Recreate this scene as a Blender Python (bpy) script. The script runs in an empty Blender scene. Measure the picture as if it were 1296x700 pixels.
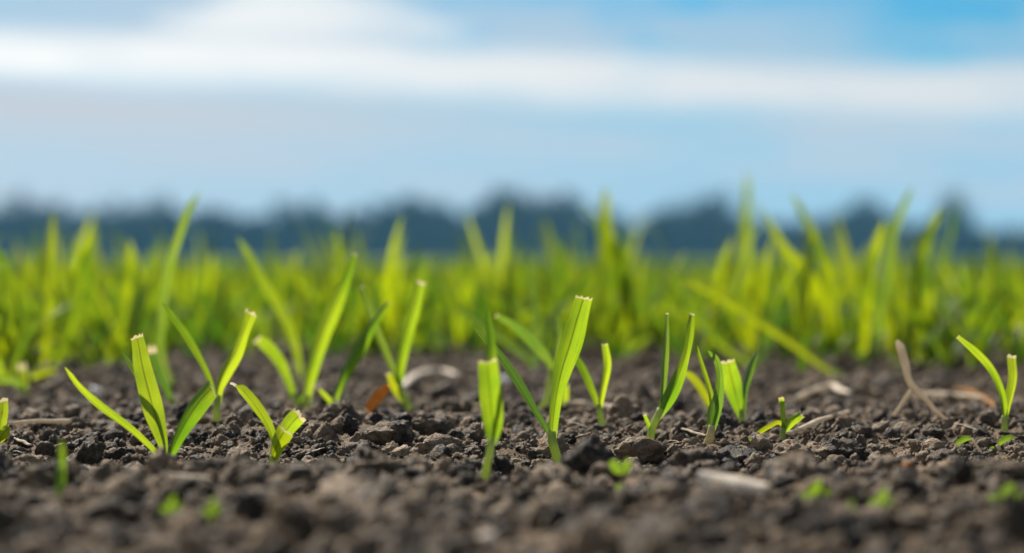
import bpy, math, random
import numpy as np
from mathutils import Vector

R = math.radians
rng = np.random.default_rng(11)
random.seed(11)
scene = bpy.context.scene
col = scene.collection

# ------------------------------------------------------------------ camera
D0 = 0.42            # metres to the plane of sharp focus
S = 0.15e-3          # metres per photograph pixel on that plane
HOR = 330.0          # photograph row of the horizon
H = 260 * S          # lens height above the soil: 39 mm
CX = 648.0
cd = bpy.data.cameras.new('camera')
cd.sensor_width = 36.0
cd.lens = 36.0 * D0 / (1296 * S)
cd.shift_y = -(350 - HOR) / 1296.0
cd.clip_start = 0.02
cd.clip_end = 4000
cd.dof.use_dof = True
cd.dof.focus_distance = D0 * 1.03
cd.dof.aperture_fstop = cd.lens / 1000 / (40 * S)
cam = bpy.data.objects.new('camera', cd)
col.objects.link(cam)
cam.location = (0, 0, H)
cam.rotation_euler = (R(90), 0, 0)
scene.camera = cam

# ------------------------------------------------------------------ light
SUN_EL, SUN_AZ = R(43), R(-28)       # behind the seedlings, a little to the left
sd = bpy.data.lights.new('sun', 'SUN')
sd.energy = 5.0
sd.angle = R(1.5)
sd.color = (1.0, 0.92, 0.80)
sun = bpy.data.objects.new('sun', sd)
col.objects.link(sun)
sdir = Vector((math.sin(SUN_AZ) * math.cos(SUN_EL), math.cos(SUN_AZ) * math.cos(SUN_EL), math.sin(SUN_EL)))
sun.rotation_euler = sdir.to_track_quat('Z', 'Y').to_euler()

scene.view_settings.view_transform = 'Standard'
scene.view_settings.look = 'None'
scene.view_settings.gamma = 1
scene.view_settings.exposure = 0.80
scene.cycles.use_denoising = True
scene.cycles.max_bounces = 8
scene.cycles.volume_bounces = 0
scene.cycles.transparent_max_bounces = 8


class NT:
    """small helper to write node trees as expressions"""
    def __init__(s, tree):
        s.t = tree; s.n = tree.nodes; s.l = tree.links
    def put(s, sock, v):
        if isinstance(v, bpy.types.NodeSocket): s.l.new(v, sock)
        elif v is not None:
            if sock.type == 'RGBA' and len(v) == 3: v = (*v, 1)
            sock.default_value = v
    def math(s, op, a, b=None, c=None, clamp=False):
        m = s.n.new('ShaderNodeMath'); m.operation = op; m.use_clamp = clamp
        for k, v in enumerate((a, b, c)):
            if v is not None: s.put(m.inputs[k], v)
        return m.outputs[0]
    def add(s, a, b): return s.math('ADD', a, b)
    def sub(s, a, b): return s.math('SUBTRACT', a, b)
    def mul(s, a, b): return s.math('MULTIPLY', a, b)
    def mix(s, f, a, b, mode='MIX'):
        m = s.n.new('ShaderNodeMix'); m.data_type = 'RGBA'; m.blend_type = mode
        s.put(m.inputs[0], f); s.put(m.inputs[6], a); s.put(m.inputs[7], b)
        return m.outputs[2]
    def smooth(s, v, lo, hi, o0=0.0, o1=1.0):
        m = s.n.new('ShaderNodeMapRange'); m.interpolation_type = 'SMOOTHSTEP'
        s.put(m.inputs[0], v); s.put(m.inputs[1], lo); s.put(m.inputs[2], hi)
        s.put(m.inputs[3], o0); s.put(m.inputs[4], o1)
        return m.outputs[0]
    def noise(s, vec, scale, detail=2, rough=0.5, dist=0.0):
        m = s.n.new('ShaderNodeTexNoise')
        if vec is not None: s.put(m.inputs['Vector'], vec)
        s.put(m.inputs['Scale'], scale); s.put(m.inputs['Detail'], detail)
        s.put(m.inputs['Roughness'], rough); s.put(m.inputs['Distortion'], dist)
        return m.outputs[0]
    def combine(s, x, y, z):
        m = s.n.new('ShaderNodeCombineXYZ')
        for k, v in enumerate((x, y, z)): s.put(m.inputs[k], v)
        return m.outputs[0]
    def bump(s, h, strength, dist):
        m = s.n.new('ShaderNodeBump')
        s.put(m.inputs['Height'], h); s.put(m.inputs['Strength'], strength); s.put(m.inputs['Distance'], dist)
        return m.outputs[0]


# ------------------------------------------------------------------ sky: nishita with streaky cloud banks
world = bpy.data.worlds.new('World')
scene.world = world
world.use_nodes = True
W = NT(world.node_tree)
W.n.clear()
wo = W.n.new('ShaderNodeOutputWorld')
bg = W.n.new('ShaderNodeBackground')
SKY = 0.0575
bg.inputs[1].default_value = SKY
sky = W.n.new('ShaderNodeTexSky')
sky.sky_type = 'NISHITA'
sky.sun_disc = False
sky.sun_elevation = SUN_EL
sky.sun_rotation = SUN_AZ
sky.altitude = 100
sky.air_density = 1.0
sky.dust_density = 0.6
sky.ozone_density = 2.0
tc = W.n.new('ShaderNodeTexCoord')
sp = W.n.new('ShaderNodeSeparateXYZ')
W.l.new(tc.outputs['Generated'], sp.inputs[0])
az = W.math('ARCTAN2', sp.outputs[0], sp.outputs[1])
el = W.math('ARCSINE', sp.outputs[2])
PXA = S / D0                                     # radians per photograph pixel
def row(y): return (HOR - y) * PXA
def colm(x): return (x - CX) * PXA
avec = W.combine(W.mul(az, 9.0), W.mul(el, 55.0), 0.0)
n1 = W.noise(avec, 1.0, 4, 0.55, 0.3)
n2 = W.noise(W.combine(W.mul(az, 4.0), W.mul(el, 26.0), 3.7), 1.0, 3, 0.5, 0.2)
# the cloud bands sink a little towards the right and wander
wob = W.add(el, W.add(W.mul(W.math('SINE', az), 0.036), W.mul(W.sub(n2, 0.5), 0.014)))
def band(c, half_lo, half_hi, soft):
    lo = W.smooth(wob, c - half_lo - soft, c - half_lo + soft)
    hi = W.smooth(wob, c + half_hi - soft, c + half_hi + soft, 1.0, 0.0)
    return W.mul(lo, hi)
def blob(x, y, rx, ry):
    dx = W.add(W.math('DIVIDE', W.sub(az, colm(x)), rx * PXA), W.mul(W.sub(n1, 0.5), 3.0))
    dy = W.add(W.math('DIVIDE', W.sub(el, row(y)), ry * PXA), W.mul(W.sub(n2, 0.5), 1.8))
    q = W.add(W.mul(dx, dx), W.mul(dy, dy))
    return W.smooth(q, 0.0, 1.6, 1.0, 0.0)
leftness = W.smooth(az, colm(-350), colm(1250), 1.0, 0.0)      # clouds thin out to the right
main = band(row(100), 27 * PXA, 30 * PXA, 17 * PXA)
main = W.mul(main, W.smooth(n1, 0.34, 0.55, 0.72, 1.0))
low = W.mul(band(row(158), 30 * PXA, 26 * PXA, 26 * PXA), W.smooth(az, colm(150), colm(900), 1.0, 0.05))
high = W.mul(W.smooth(n1, 0.36, 0.62), W.smooth(el, row(-40), row(-200)))
high = W.mul(high, W.smooth(el, 0.25, 1.2, 0.85, 0.6))
veil = W.mul(W.smooth(el, row(120), row(50)), W.smooth(az, colm(250), colm(1000), 0.82, 0.0))
veil = W.mul(veil, W.smooth(n2, 0.25, 0.7, 1.0, 0.75))
top_white = W.mul(blob(375, 30, 150, 46), 0.85)
puff1 = W.mul(blob(640, 55, 190, 62), 0.7)
puff2 = W.mul(blob(950, 62, 150, 55), 0.55)
cloud_cov = W.math('MAXIMUM', main, W.math('MAXIMUM', top_white, W.mul(high, 0.55)))
thin = W.math('MAXIMUM', W.math('MAXIMUM', low, veil), W.math('MAXIMUM', puff1, puff2))
thin = W.math('MAXIMUM', thin, W.mul(W.smooth(n1, 0.45, 0.62), 0.6))
haze_h = W.smooth(el, row(200), row(20), 1.0, 0.0)
base = W.mix(1.0, sky.outputs[0], (0.20, 0.66, 0.92), 'MULTIPLY')
base = W.mix(W.mul(haze_h, 0.92), base, W.mix(leftness, (4.1, 6.3, 8.0), (6.0, 6.8, 7.7)))
base = W.mix(W.mul(thin, 0.9), base, (6.3, 6.5, 7.0))
white = W.mix(leftness, (7.6, 7.9, 8.1), (11.2, 11.0, 10.6))
base = W.mix(cloud_cov, base, white)
W.l.new(base, bg.inputs[0])
W.l.new(bg.outputs[0], wo.inputs[0])


# ------------------------------------------------------------------ numpy noise
def _hash(ix, iy, iz, seed):
    h = (ix.astype(np.int64) * 374761393 + iy.astype(np.int64) * 668265263 + iz.astype(np.int64) * 2147483647 + seed * 974711) & 0xffffffff
    h = ((h ^ (h >> 13)) * 1274126177) & 0xffffffff
    h = ((h ^ (h >> 16)) * 2246822519) & 0xffffffff
    return ((h ^ (h >> 15)) & 0xffffff) / float(0xffffff)
def vnoise(x, y, z=None, seed=0):
    if z is None: z = np.zeros_like(x)
    ix, iy, iz = np.floor(x), np.floor(y), np.floor(z)
    fx, fy, fz = x - ix, y - iy, z - iz
    ux, uy, uz = [f * f * f * (f * (f * 6 - 15) + 10) for f in (fx, fy, fz)]
    out = 0
    for a in (0, 1):
        for b in (0, 1):
            for c in (0, 1):
                w = (ux if a else 1 - ux) * (uy if b else 1 - uy) * (uz if c else 1 - uz)
                out = out + w * _hash(ix + a, iy + b, iz + c, seed)
    return out * 2 - 1
def fbm(x, y, z=None, seed=0, octv=3, gain=0.5):
    out, amp, f = 0, 1.0, 1.0
    for k in range(octv):
        out = out + amp * vnoise(x * f + 17.3 * k, y * f - 9.1 * k, None if z is None else z * f + 4.7 * k, seed + k)
        amp *= gain; f *= 2.03
    return out
def billow(x, y, seed=0, octv=2):
    out, amp, f = 0, 1.0, 1.0
    for k in range(octv):
        out = out + amp * (1 - 2 * np.abs(vnoise(x * f + 5.1 * k, y * f + 3.3 * k, None, seed + k)))
        amp *= 0.5; f *= 2.1
    return out
def smoothstep(v, a, b):
    t = np.clip((v - a) / (b - a), 0, 1)
    return t * t * (3 - 2 * t)

_pk = np.array([(-1000, 0), (.2, .5), (.4, .8), (.6, 2.0), (.70, 3.0), (.80, 3.6), (.85, 3.7), (.90, 1.8), (.95, -.8), (.98, -1.2), (1.03, .6), (1.09, 2.4), (1.15, 2.7),
                (1.24, 1.4), (1.4, 0), (1.6, 0), (2.0, 0), (5000, 0)])
_pd = np.linspace(.1, 2.2, 421)
_pv = np.interp(_pd, _pk[:, 0], _pk[:, 1])
_pv = np.convolve(np.pad(_pv, 6, 'edge'), np.hanning(15)[1:-1] / np.hanning(15).sum(), 'valid')
PROF = np.concatenate([[(-1000, 0)], np.stack([_pd, _pv], 1), [(5000, 0)]])
def height(x, y, fine=True):
    """lie of the soil in metres; fine relief dies out with distance"""
    x = np.asarray(x, float); y = np.asarray(y, float)
    near = 1 - smoothstep(y, 1.0, 1.6)
    # profile of the ground away from the camera: a low bank, a dip, the seedling row on a rise, then flat
    prof = np.interp(y / D0, PROF[:, 0], PROF[:, 1]) * 0.001
    side = vnoise(x / 0.045, y / 0.3, None, 8) + 0.5 * vnoise(x / 0.018, y / 0.2, None, 9)
    bank = np.exp(-((y / D0 - 0.83) / 0.08) ** 2)
    rise = np.exp(-((y / D0 - 1.12) / 0.10) ** 2)
    hgt = prof + 0.0008 * side * bank + 0.0009 * side * rise - 0.0014 * bank * np.exp(-((x + 0.0045) / 0.006) ** 2)
    hgt = hgt + 0.0009 * fbm(x / 0.05, y / 0.05, None, 3, 2) * near * smoothstep(y, 0.47, 0.6)
    if not fine: return hgt
    rough = 0.0008 * billow(x / 0.013, y / 0.013, 21, 3) + 0.0006 * fbm(x / 0.004, y / 0.004, None, 31, 2)
    return hgt + rough * near * smoothstep(y, 0.1, 0.2) + 0.006 * vnoise(x / 1.7, y / 1.7, None, 5) * (1 - near)


# ------------------------------------------------------------------ mesh helpers
def link(o, parent=None):
    col.objects.link(o)
    if parent is not None: o.parent = parent
    return o
def mesh_np(name, verts, quads=None, tris=None, smooth=True, uv=None):
    verts = np.asarray(verts, np.float32)
    me = bpy.data.meshes.new(name)
    lists = []
    sizes = []
    if quads is not None and len(quads):
        q = np.asarray(quads, np.int32); lists.append(q.ravel()); sizes.append(np.full(len(q), 4, np.int32))
    if tris is not None and len(tris):
        t = np.asarray(tris, np.int32); lists.append(t.ravel()); sizes.append(np.full(len(t), 3, np.int32))
    li = np.concatenate(lists); sz = np.concatenate(sizes)
    me.vertices.add(len(verts)); me.vertices.foreach_set('co', verts.ravel())
    me.loops.add(len(li)); me.loops.foreach_set('vertex_index', li)
    me.polygons.add(len(sz))
    st = np.zeros(len(sz), np.int32); st[1:] = np.cumsum(sz)[:-1]
    me.polygons.foreach_set('loop_start', st)
    me.polygons.foreach_set('loop_total', sz)
    if uv is not None:
        ul = me.uv_layers.new(name='UVMap')
        ul.data.foreach_set('uv', np.asarray(uv, np.float32)[li].ravel())
    me.update(calc_edges=True)
    me.validate()
    if smooth: me.polygons.foreach_set('use_smooth', np.ones(len(me.polygons), bool))
    return me
def grid_quads(n, m, off=0):
    a = (np.arange(n - 1)[:, None] * m + np.arange(m - 1)[None, :]).ravel() + off
    return np.stack([a, a + 1, a + m + 1, a + m], 1)
def obj(name, me, mat, parent=None):
    o = bpy.data.objects.new(name, me)
    if mat is not None and not me.materials: me.materials.append(mat)
    return link(o, parent)
def tag(o, label=None, cat=None, group=None, kind=None):
    if label: o['label'] = label
    if cat: o['category'] = cat
    if group: o['group'] = group
    if kind: o['kind'] = kind
    return o
def empty(name, loc):
    o = bpy.data.objects.new(name, None)
    o.empty_display_size = 0.005
    o.location = loc
    return link(o)


# ------------------------------------------------------------------ materials
def new_mat(name):
    m = bpy.data.materials.new(name); m.use_nodes = True
    n = NT(m.node_tree); n.n.clear()
    out = n.n.new('ShaderNodeOutputMaterial')
    return m, n, out
def principled(n, colr, rough, spec=0.3, normal=None):
    p = n.n.new('ShaderNodeBsdfPrincipled')
    n.put(p.inputs['Base Color'], colr); n.put(p.inputs['Roughness'], rough)
    n.put(p.inputs['Specular IOR Level'], spec)
    if normal is not None: n.l.new(normal, p.inputs['Normal'])
    return p

def soil_material(name, field=False):
    m, n, out = new_mat(name)
    geo = n.n.new('ShaderNodeNewGeometry')
    pos = geo.outputs['Position']
    oi = n.n.new('ShaderNodeObjectInfo')
    a = n.noise(pos, 60, 3, 0.6)
    b = n.noise(pos, 420, 4, 0.65)
    c = n.noise(pos, 1700, 3, 0.6)
    v = n.add(n.mul(a, 0.45), n.mul(b, 0.55))
    if not field: v = n.add(v, n.mul(n.sub(oi.outputs['Random'], 0.5), 0.36))
    t = n.smooth(v, 0.34, 0.74)
    colr = n.mix(t, (0.019, 0.0130, 0.0080), (0.235, 0.166, 0.101))
    dry = n.smooth(n.noise(pos, 230, 3, 0.6), 0.56, 0.72)
    colr = n.mix(n.mul(dry, 0.5), colr, (0.34, 0.25, 0.16))
    grit = n.smooth(c, 0.62, 0.75)
    colr = n.mix(n.mul(grit, 0.45), colr, (0.42, 0.34, 0.24))
    if field:
        sx = n.n.new('ShaderNodeSeparateXYZ'); n.l.new(pos, sx.inputs[0])
        far = n.smooth(sx.outputs[1], 1.2, 14.0)
        gr = n.mix(n.noise(pos, 1.5, 3), (0.050, 0.085, 0.014), (0.085, 0.125, 0.018))
        colr = n.mix(far, colr, gr)
    hgt = n.add(n.add(n.mul(b, 0.5), n.mul(c, 0.42)), n.mul(n.noise(pos, 3600, 2, 0.6), 0.24))
    nb = n.bump(hgt, 1.0, 0.0021)
    p = principled(n, colr, n.smooth(b, 0.3, 0.8, 0.62, 0.92), 0.10 if field else 0.34, nb)
    n.l.new(p.outputs[0], out.inputs[0])
    return m

def leaf_material(name, dark, light, trans_d, trans_l, tfac=0.5, vein=1.0, rough=0.42):
    m, n, out = new_mat(name)
    oi = n.n.new('ShaderNodeObjectInfo')
    uvn = n.n.new('ShaderNodeUVMap'); uvn.uv_map = 'UVMap'
    s3 = n.n.new('ShaderNodeSeparateXYZ'); n.l.new(uvn.outputs[0], s3.inputs[0])
    u, v = s3.outputs[0], s3.outputs[1]
    stretched = n.combine(n.mul(u, 9.0), n.mul(v, 1.3), n.mul(oi.outputs['Random'], 40.0))
    streak = n.noise(stretched, 2.2, 3, 0.6)
    blot = n.noise(n.combine(n.mul(u, 1.2), n.mul(v, 4.0), n.mul(oi.outputs['Random'], 17.0)), 1.3, 2)
    w = n.math('SINE', n.add(n.mul(u, 96.0), n.mul(streak, 5.0)))
    ribs = n.smooth(w, -0.2, 1.0)
    mid = n.smooth(n.math('ABSOLUTE', n.sub(u, 0.5)), 0.015, 0.055, 1.0, 0.0)
    gp = n.n.new('ShaderNodeNewGeometry')
    patch = n.noise(gp.outputs['Position'], 45, 2, 0.6)
    t = n.add(n.mul(oi.outputs['Random'], 0.42), n.add(n.mul(blot, 0.30), n.mul(n.smooth(patch, 0.32, 0.68), 0.32)))
    t = n.smooth(t, 0.12, 0.85)
    refl = n.mix(t, dark, light)
    tran = n.mix(t, trans_d, trans_l)
    shade = n.sub(n.add(0.72, n.mul(streak, 0.55)), n.mul(n.add(n.mul(ribs, 0.20), n.mul(mid, 0.5)), vein))
    speck = n.smooth(n.noise(n.combine(n.mul(u, 9.0), n.mul(v, 40.0), n.mul(oi.outputs['Random'], 90.0)), 1.6, 1), 0.74, 0.80)
    shade = n.mul(shade, n.sub(1.0, n.mul(speck, 0.55)))          # splashed soil
    sh = n.combine(shade, shade, shade)
    refl = n.mix(1.0, refl, sh, 'MULTIPLY')
    tran = n.mix(1.0, tran, sh, 'MULTIPLY')
    # paler sheath end and slightly yellow tip
    pale = n.smooth(v, 0.0, 0.16, 0.55, 0.0)
    refl = n.mix(pale, refl, (0.16, 0.22, 0.07)); tran = n.mix(pale, tran, (0.30, 0.42, 0.10))
    nb = n.bump(n.sub(ribs, n.mul(mid, 1.4)), 0.35, 0.00012)
    p = principled(n, refl, rough, 0.22, nb)
    tr = n.n.new('ShaderNodeBsdfTranslucent')
    n.l.new(tran, tr.inputs[0]); n.l.new(nb, tr.inputs[1])
    mx = n.n.new('ShaderNodeMixShader'); mx.inputs[0].default_value = tfac
    n.l.new(p.outputs[0], mx.inputs[1]); n.l.new(tr.outputs[0], mx.inputs[2])
    n.l.new(mx.outputs[0], out.inputs[0])
    return m

def plain_material(name, c1, c2, scale, rough=0.7, spec=0.3, bump=0.3, bdist=0.0003, tran=None, stretch=None):
    m, n, out = new_mat(name)
    tcn = n.n.new('ShaderNodeTexCoord')
    vec = tcn.outputs['Object']
    if stretch:
        mp = n.n.new('ShaderNodeMapping'); mp.inputs['Scale'].default_value = stretch
        n.l.new(vec, mp.inputs[0]); vec = mp.outputs[0]
    a = n.noise(vec, scale, 4, 0.6)
    colr = n.mix(n.smooth(a, 0.3, 0.7), c1, c2)
    nb = n.bump(a, bump, bdist)
    p = principled(n, colr, rough, spec, nb)
    sh = p.outputs[0]
    if tran:
        tr = n.n.new('ShaderNodeBsdfTranslucent'); n.put(tr.inputs[0], tran)
        mx = n.n.new('ShaderNodeMixShader'); mx.inputs[0].default_value = 0.5
        n.l.new(sh, mx.inputs[1]); n.l.new(tr.outputs[0], mx.inputs[2]); sh = mx.outputs[0]
    n.l.new(sh, out.inputs[0])
    return m

M_FIELD = soil_material('field_soil', True)
M_SOIL = soil_material('soil_crumb')
M_LEAF = leaf_material('seedling_leaf', (0.050, 0.115, 0.014), (0.100, 0.165, 0.016), (0.18, 0.38, 0.012), (0.56, 0.70, 0.022), 0.55)
M_LEAF_BLUE = leaf_material('bluish_leaf', (0.055, 0.105, 0.038), (0.080, 0.140, 0.036), (0.16, 0.33, 0.025), (0.36, 0.52, 0.04), 0.48)  # duller blue-green tone that some of the leaves have
M_LEAF_YEL = leaf_material('yellow_leaf', (0.090, 0.150, 0.012), (0.130, 0.175, 0.014), (0.38, 0.50, 0.008), (0.56, 0.62, 0.012), 0.5)
M_CROP = leaf_material('crop_leaf', (0.024, 0.068, 0.012), (0.085, 0.135, 0.010), (0.055, 0.17, 0.010), (0.52, 0.62, 0.004), 0.55, 0.5)
M_STEM = plain_material('stem_sheath', (0.24, 0.32, 0.06), (0.42, 0.46, 0.17), 700, 0.5, 0.35, 0.2, 0.0001, (0.55, 0.66, 0.12), (1, 1, 0.15))
M_CUT = plain_material('dry_cut_edge', (0.40, 0.33, 0.16), (0.62, 0.54, 0.32), 1500, 0.7, 0.2, 0.3, 0.0001, (0.62, 0.53, 0.27))
M_STRAW = plain_material('old_straw', (0.40, 0.33, 0.24), (0.70, 0.62, 0.50), 500, 0.7, 0.3, 0.5, 0.0003, (0.66, 0.57, 0.43))
M_STRAW_PALE = plain_material('bleached_straw', (0.34, 0.28, 0.20), (0.60, 0.52, 0.42), 350, 0.7, 0.3, 0.5, 0.0003)
M_DRY = plain_material('orange_dry_leaf', (0.28, 0.13, 0.03), (0.46, 0.24, 0.06), 400, 0.7, 0.2, 0.4, 0.0003, (0.5, 0.26, 0.05))
M_WHITE = plain_material('white_shell', (0.62, 0.60, 0.56), (0.80, 0.78, 0.74), 600, 0.35, 0.5, 0.3, 0.0002)
M_WEED = plain_material('weed_leaf', (0.06, 0.11, 0.015), (0.11, 0.16, 0.02), 500, 0.5, 0.35, 0.3, 0.0002, (0.20, 0.32, 0.02))
M_WEEDSTEM = plain_material('reddish_stem', (0.25, 0.11, 0.05), (0.36, 0.20, 0.08), 500, 0.6, 0.3)
M_BARK = plain_material('bark', (0.035, 0.028, 0.022), (0.07, 0.058, 0.048), 4, 0.9, 0.1, 0.5, 0.05)
M_TREE = plain_material('far_foliage', (0.006, 0.010, 0.011), (0.014, 0.019, 0.016), 0.6, 0.8, 0.1, 0.1, 0.05)


# ------------------------------------------------------------------ soil: one sheet from under the camera to the far trees
def axis(dense0, dense1, step, lo, hi, g=1.16):
    a = list(np.arange(dense0, dense1, step))
    d, s = a[-1], step
    while d < hi:
        s *= g; d += s; a.append(min(d, hi))
    d, s = a[0], step; b = []
    while d > lo:
        s *= g; d -= s; b.append(max(d, lo))
    return np.array(b[::-1] + a)
gx = axis(-0.33, 0.33, 0.00105, -450, 450)
gy = axis(0.20, 0.86, 0.00110, -200, 700)
X, Y = np.meshgrid(gx, gy)
Z = height(X, Y)
soil = obj('soil', mesh_np('soil', np.stack([X, Y, Z], -1).reshape(-1, 3), grid_quads(len(gy), len(gx))), M_FIELD)
tag(soil, 'dark crumbly ploughed soil running back into the green field', kind='structure')

# crumb and clod shapes
def ico(sub):
    import bmesh
    bm = bmesh.new(); bmesh.ops.create_icosphere(bm, subdivisions=sub, radius=1.0)
    v = np.array([p.co[:] for p in bm.verts]); f = np.array([[q.index for q in p.verts] for p in bm.faces])
    bm.free(); return v, f
ICO = {k: ico(k) for k in (3, 4, 5)}
def clod_mesh(name, sub, seed, chunky=0.0):
    v, f = ICO[sub]
    r = np.random.default_rng(seed)
    rad = np.ones(len(v))
    for k in range(r.integers(7, 12)):                    # broken faces
        nrm = r.normal(size=3); nrm /= np.linalg.norm(nrm)
        d = r.uniform(0.55, 0.92)
        dot = v @ nrm
        lim = np.where(dot > 1e-3, d / np.maximum(dot, 1e-3), 9)
        rad = np.minimum(rad, np.where(lim < rad, lim * 0.93 + rad * 0.07, rad))
    p = v * rad[:, None]
    q = p + 0.12 * np.stack([vnoise(*(p.T * 3 + 5 * k), seed=seed + k) for k in range(3)], 1)
    d1 = fbm(*(q.T * 1.7 + seed), seed=seed, octv=2)
    d2 = 1 - 2 * np.abs(vnoise(*(q.T * 3.6 + 2 * seed), seed=seed + 7))
    d3 = fbm(*(q.T * 7.5 + seed), seed=seed + 11, octv=3 if sub > 3 else 1, gain=0.6)
    p = p * (1 + 0.17 * d1 + 0.13 * d2 + 0.12 * d3)[:, None]
    p = p * np.array([r.uniform(0.95, 1.3), r.uniform(0.85, 1.1), r.uniform(0.62, 0.88) + chunky])
    me = mesh_np(name, p, None, f)
    me.materials.append(M_SOIL)
    return me
CLODS = [clod_mesh('clod', 4, 100 + k) for k in range(14)]
CRUMBS = [clod_mesh('crumb', 3, 300 + k) for k in range(12)]

def P(px, py, dr):
    """photograph position at a depth of dr focus distances -> metres"""
    return np.array([(px - CX) * S * dr, D0 * dr, H - (py - HOR) * S * dr])
def ground_dr(px, py, off=0.0008):
    """depth ratio at which the sight line through (px, py) meets the soil"""
    dr = np.linspace(0.55, 2.6, 800)
    x = (px - CX) * S * dr; z = H - (py - HOR) * S * dr
    hit = np.nonzero(z < height(x, D0 * dr, False) + off)[0]
    return float(dr[hit[0]]) if len(hit) else 2.0

# spots that must stay clear of big clods: feet of the seedlings in the photograph
KEEP = [(208, 597), (342, 596), (614, 610), (707, 590), (824, 557), (897, 563), (939, 538), (991, 557), (1272, 547),
        (274, 537), (388, 519), (374, 513), (422, 523), (518, 520), (690, 519), (762, 542), (75, 627), (790, 618), (1242, 577), (1267, 574), (-4, 560), (898, 528),
        (892, 604), (905, 607), (920, 609), (935, 612), (950, 615), (965, 618), (617, 690), (215, 652), (267, 655), (1030, 634), (1115, 644), (1272, 638), (235, 607),
        (1005, 546), (1020, 540), (1040, 533), (1060, 526), (1074, 522), (725, 512), (745, 512), (765, 515), (790, 519), (815, 526), (20, 537), (45, 534), (80, 534), (100, 533),
        (1010, 503), (1030, 495), (1050, 488), (1170, 499), (1200, 501), (1240, 504), (1215, 494), (1235, 499), (1258, 514), (515, 484), (540, 474), (562, 472), (1195, 532), (1134, 526), (467, 519), (222, 523), (30, 503)]
KXY = np.array([P(a, 0, ground_dr(a, b))[:2] for a, b in KEEP])
def clear_of_plants(x, y, r):
    dx = np.abs(x - KXY[:, 0]); dy = KXY[:, 1] - y
    return not np.any((dx < r + 0.0012) & (dy > -r - 0.001) & (dy < 0.016 + 5 * r))

def clod(x, y, r, k, rot, sink=0.25, scl=(1, 1, 1)):
    o = bpy.data.objects.new('clod', CLODS[k % len(CLODS)])
    o.location = (x, y, float(height(x, y)) + r * (0.55 - sink))
    o.rotation_euler = rot
    o.scale = (r * scl[0], r * scl[1], r * scl[2])
    return link(o, soil)
# clods one can pick out: (px, py of the middle, radius px, depth)
for px, py, rp, dr, k, sc in [(489, 545, 27, 1.14, 3, (1, 1, .95)), (402, 586, 17, 1.0, 5, (1, 1, 1.15)), (465, 592, 30, 1.02, 7, (1.15, 1, .75)),
                              (1003, 571, 24, 1.10, 2, (1, 1, 1)), (925, 571, 30, 1.09, 9, (1.4, 1, .6)), (800, 560, 34, 1.08, 11, (1.2, 1, .9)),
                              (555, 560, 24, 1.1, 1, (1.2, 1, .9)), (1060, 568, 26, 1.1, 4, (1.2, 1, .9)), (1195, 575, 24, 1.08, 6, (1.2, 1, .9)),
                              (1290, 600, 30, .93, 8, (1.2, 1, 1)), (540, 535, 22, 1.2, 10, (1.2, 1, 1)), (1180, 545, 18, 1.2, 12, (1, 1, 1)),
                              (520, 640, 34, .84, 0, (1.1, 1, .9)), (900, 640, 34, .84, 13, (1.2, 1, .8)), (140, 640, 32, .82, 4, (1.2, 1, .8)),
                              (30, 585, 22, 1.02, 2, (1.2, 1, .8)), (110, 560, 18, 1.12, 6, (1.2, 1, .8)), (690, 640, 30, .84, 1, (1.3, 1, .8)), (1140, 655, 34, .82, 3, (1.3, 1, .8))]:
    dr = ground_dr(px, min(py + rp * .55, 604) if py < 600 else py + rp * .5); p = P(px, py, dr); r = rp * S * dr
    o = clod(p[0], p[1], r, k, (rng.uniform(-.4, .4), rng.uniform(-.4, .4), rng.uniform(0, 6.28)), 0.25, sc)
cnt = 0
while cnt < 255:
    dr = 0.62 + 1.35 * rng.random() ** 1.5
    y = dr * D0
    x = rng.uniform(-1, 1) * (0.235 * y + 0.012)
    r = 0.0017 * (1 - rng.random()) ** -0.45
    r = min(r, 0.0046) * (1.0 if dr > 0.8 else 0.85)
    if not clear_of_plants(x, y, r * 1.2): continue
    clod(x, y, r, int(rng.integers(99)), rng.uniform(0, 6.28, 3), rng.uniform(0.25, 0.7))
    cnt += 1

for k in range(26):
    dr = rng.uniform(.6, .84); y = dr * D0; x = rng.uniform(-1, 1) * (0.235 * y + 0.012)
    r = rng.uniform(.0030, .0052)
    if clear_of_plants(x, y, r): clod(x, y, r, int(rng.integers(99)), rng.uniform(0, 6.28, 3), rng.uniform(.5, .85), (1.25, 1, .8))

# the countless smaller crumbs: one object, instanced on points
lib = bpy.data.collections.new('crumb_shapes')
for k, me in enumerate(CRUMBS + CLODS[:6]):
    lib.objects.link(bpy.data.objects.new('crumb_shape_%02d' % k, me))
NV = len(CRUMBS) + 6
def scatter(n, r0, r1, power, y0, y1, bias):
    u = rng.random(n)
    y = (y0 ** bias + u * (y1 ** bias - y0 ** bias)) ** (1 / bias)
    x = rng.uniform(-1, 1, n) * (0.25 * y + 0.03)
    r = r0 + (r1 - r0) * rng.random(n) ** power
    return x, y, r
parts = [scatter(7500, 0.0012, 0.0026, 1.8, 0.20, 0.98, 1.4),
         scatter(26000, 0.0005, 0.0013, 1.6, 0.20, 0.98, 1.2),
         scatter(24000, 0.00022, 0.0006, 1.4, 0.37, 0.64, 1.0)]
cx, cy, cr = [np.concatenate(a) for a in zip(*parts)]
ok = np.ones(len(cx), bool)
for kx, ky in KXY:
    ok &= ~((np.abs(cx - kx) < cr * 1.1 + 0.0004) & (np.abs(ky - cy) < cr * 1.3 + 0.0006) & (cr > 0.0007))
    ok &= ~((np.abs(cx - kx) < cr + 0.001) & (ky - cy > -0.001) & (ky - cy < 0.022) & (cr > 0.0012))
cx, cy, cr = cx[ok], cy[ok], cr[ok]
cz = height(cx, cy) + cr * rng.uniform(-0.25, 0.45, len(cx))
me = bpy.data.meshes.new('soil_crumbs')
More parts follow.
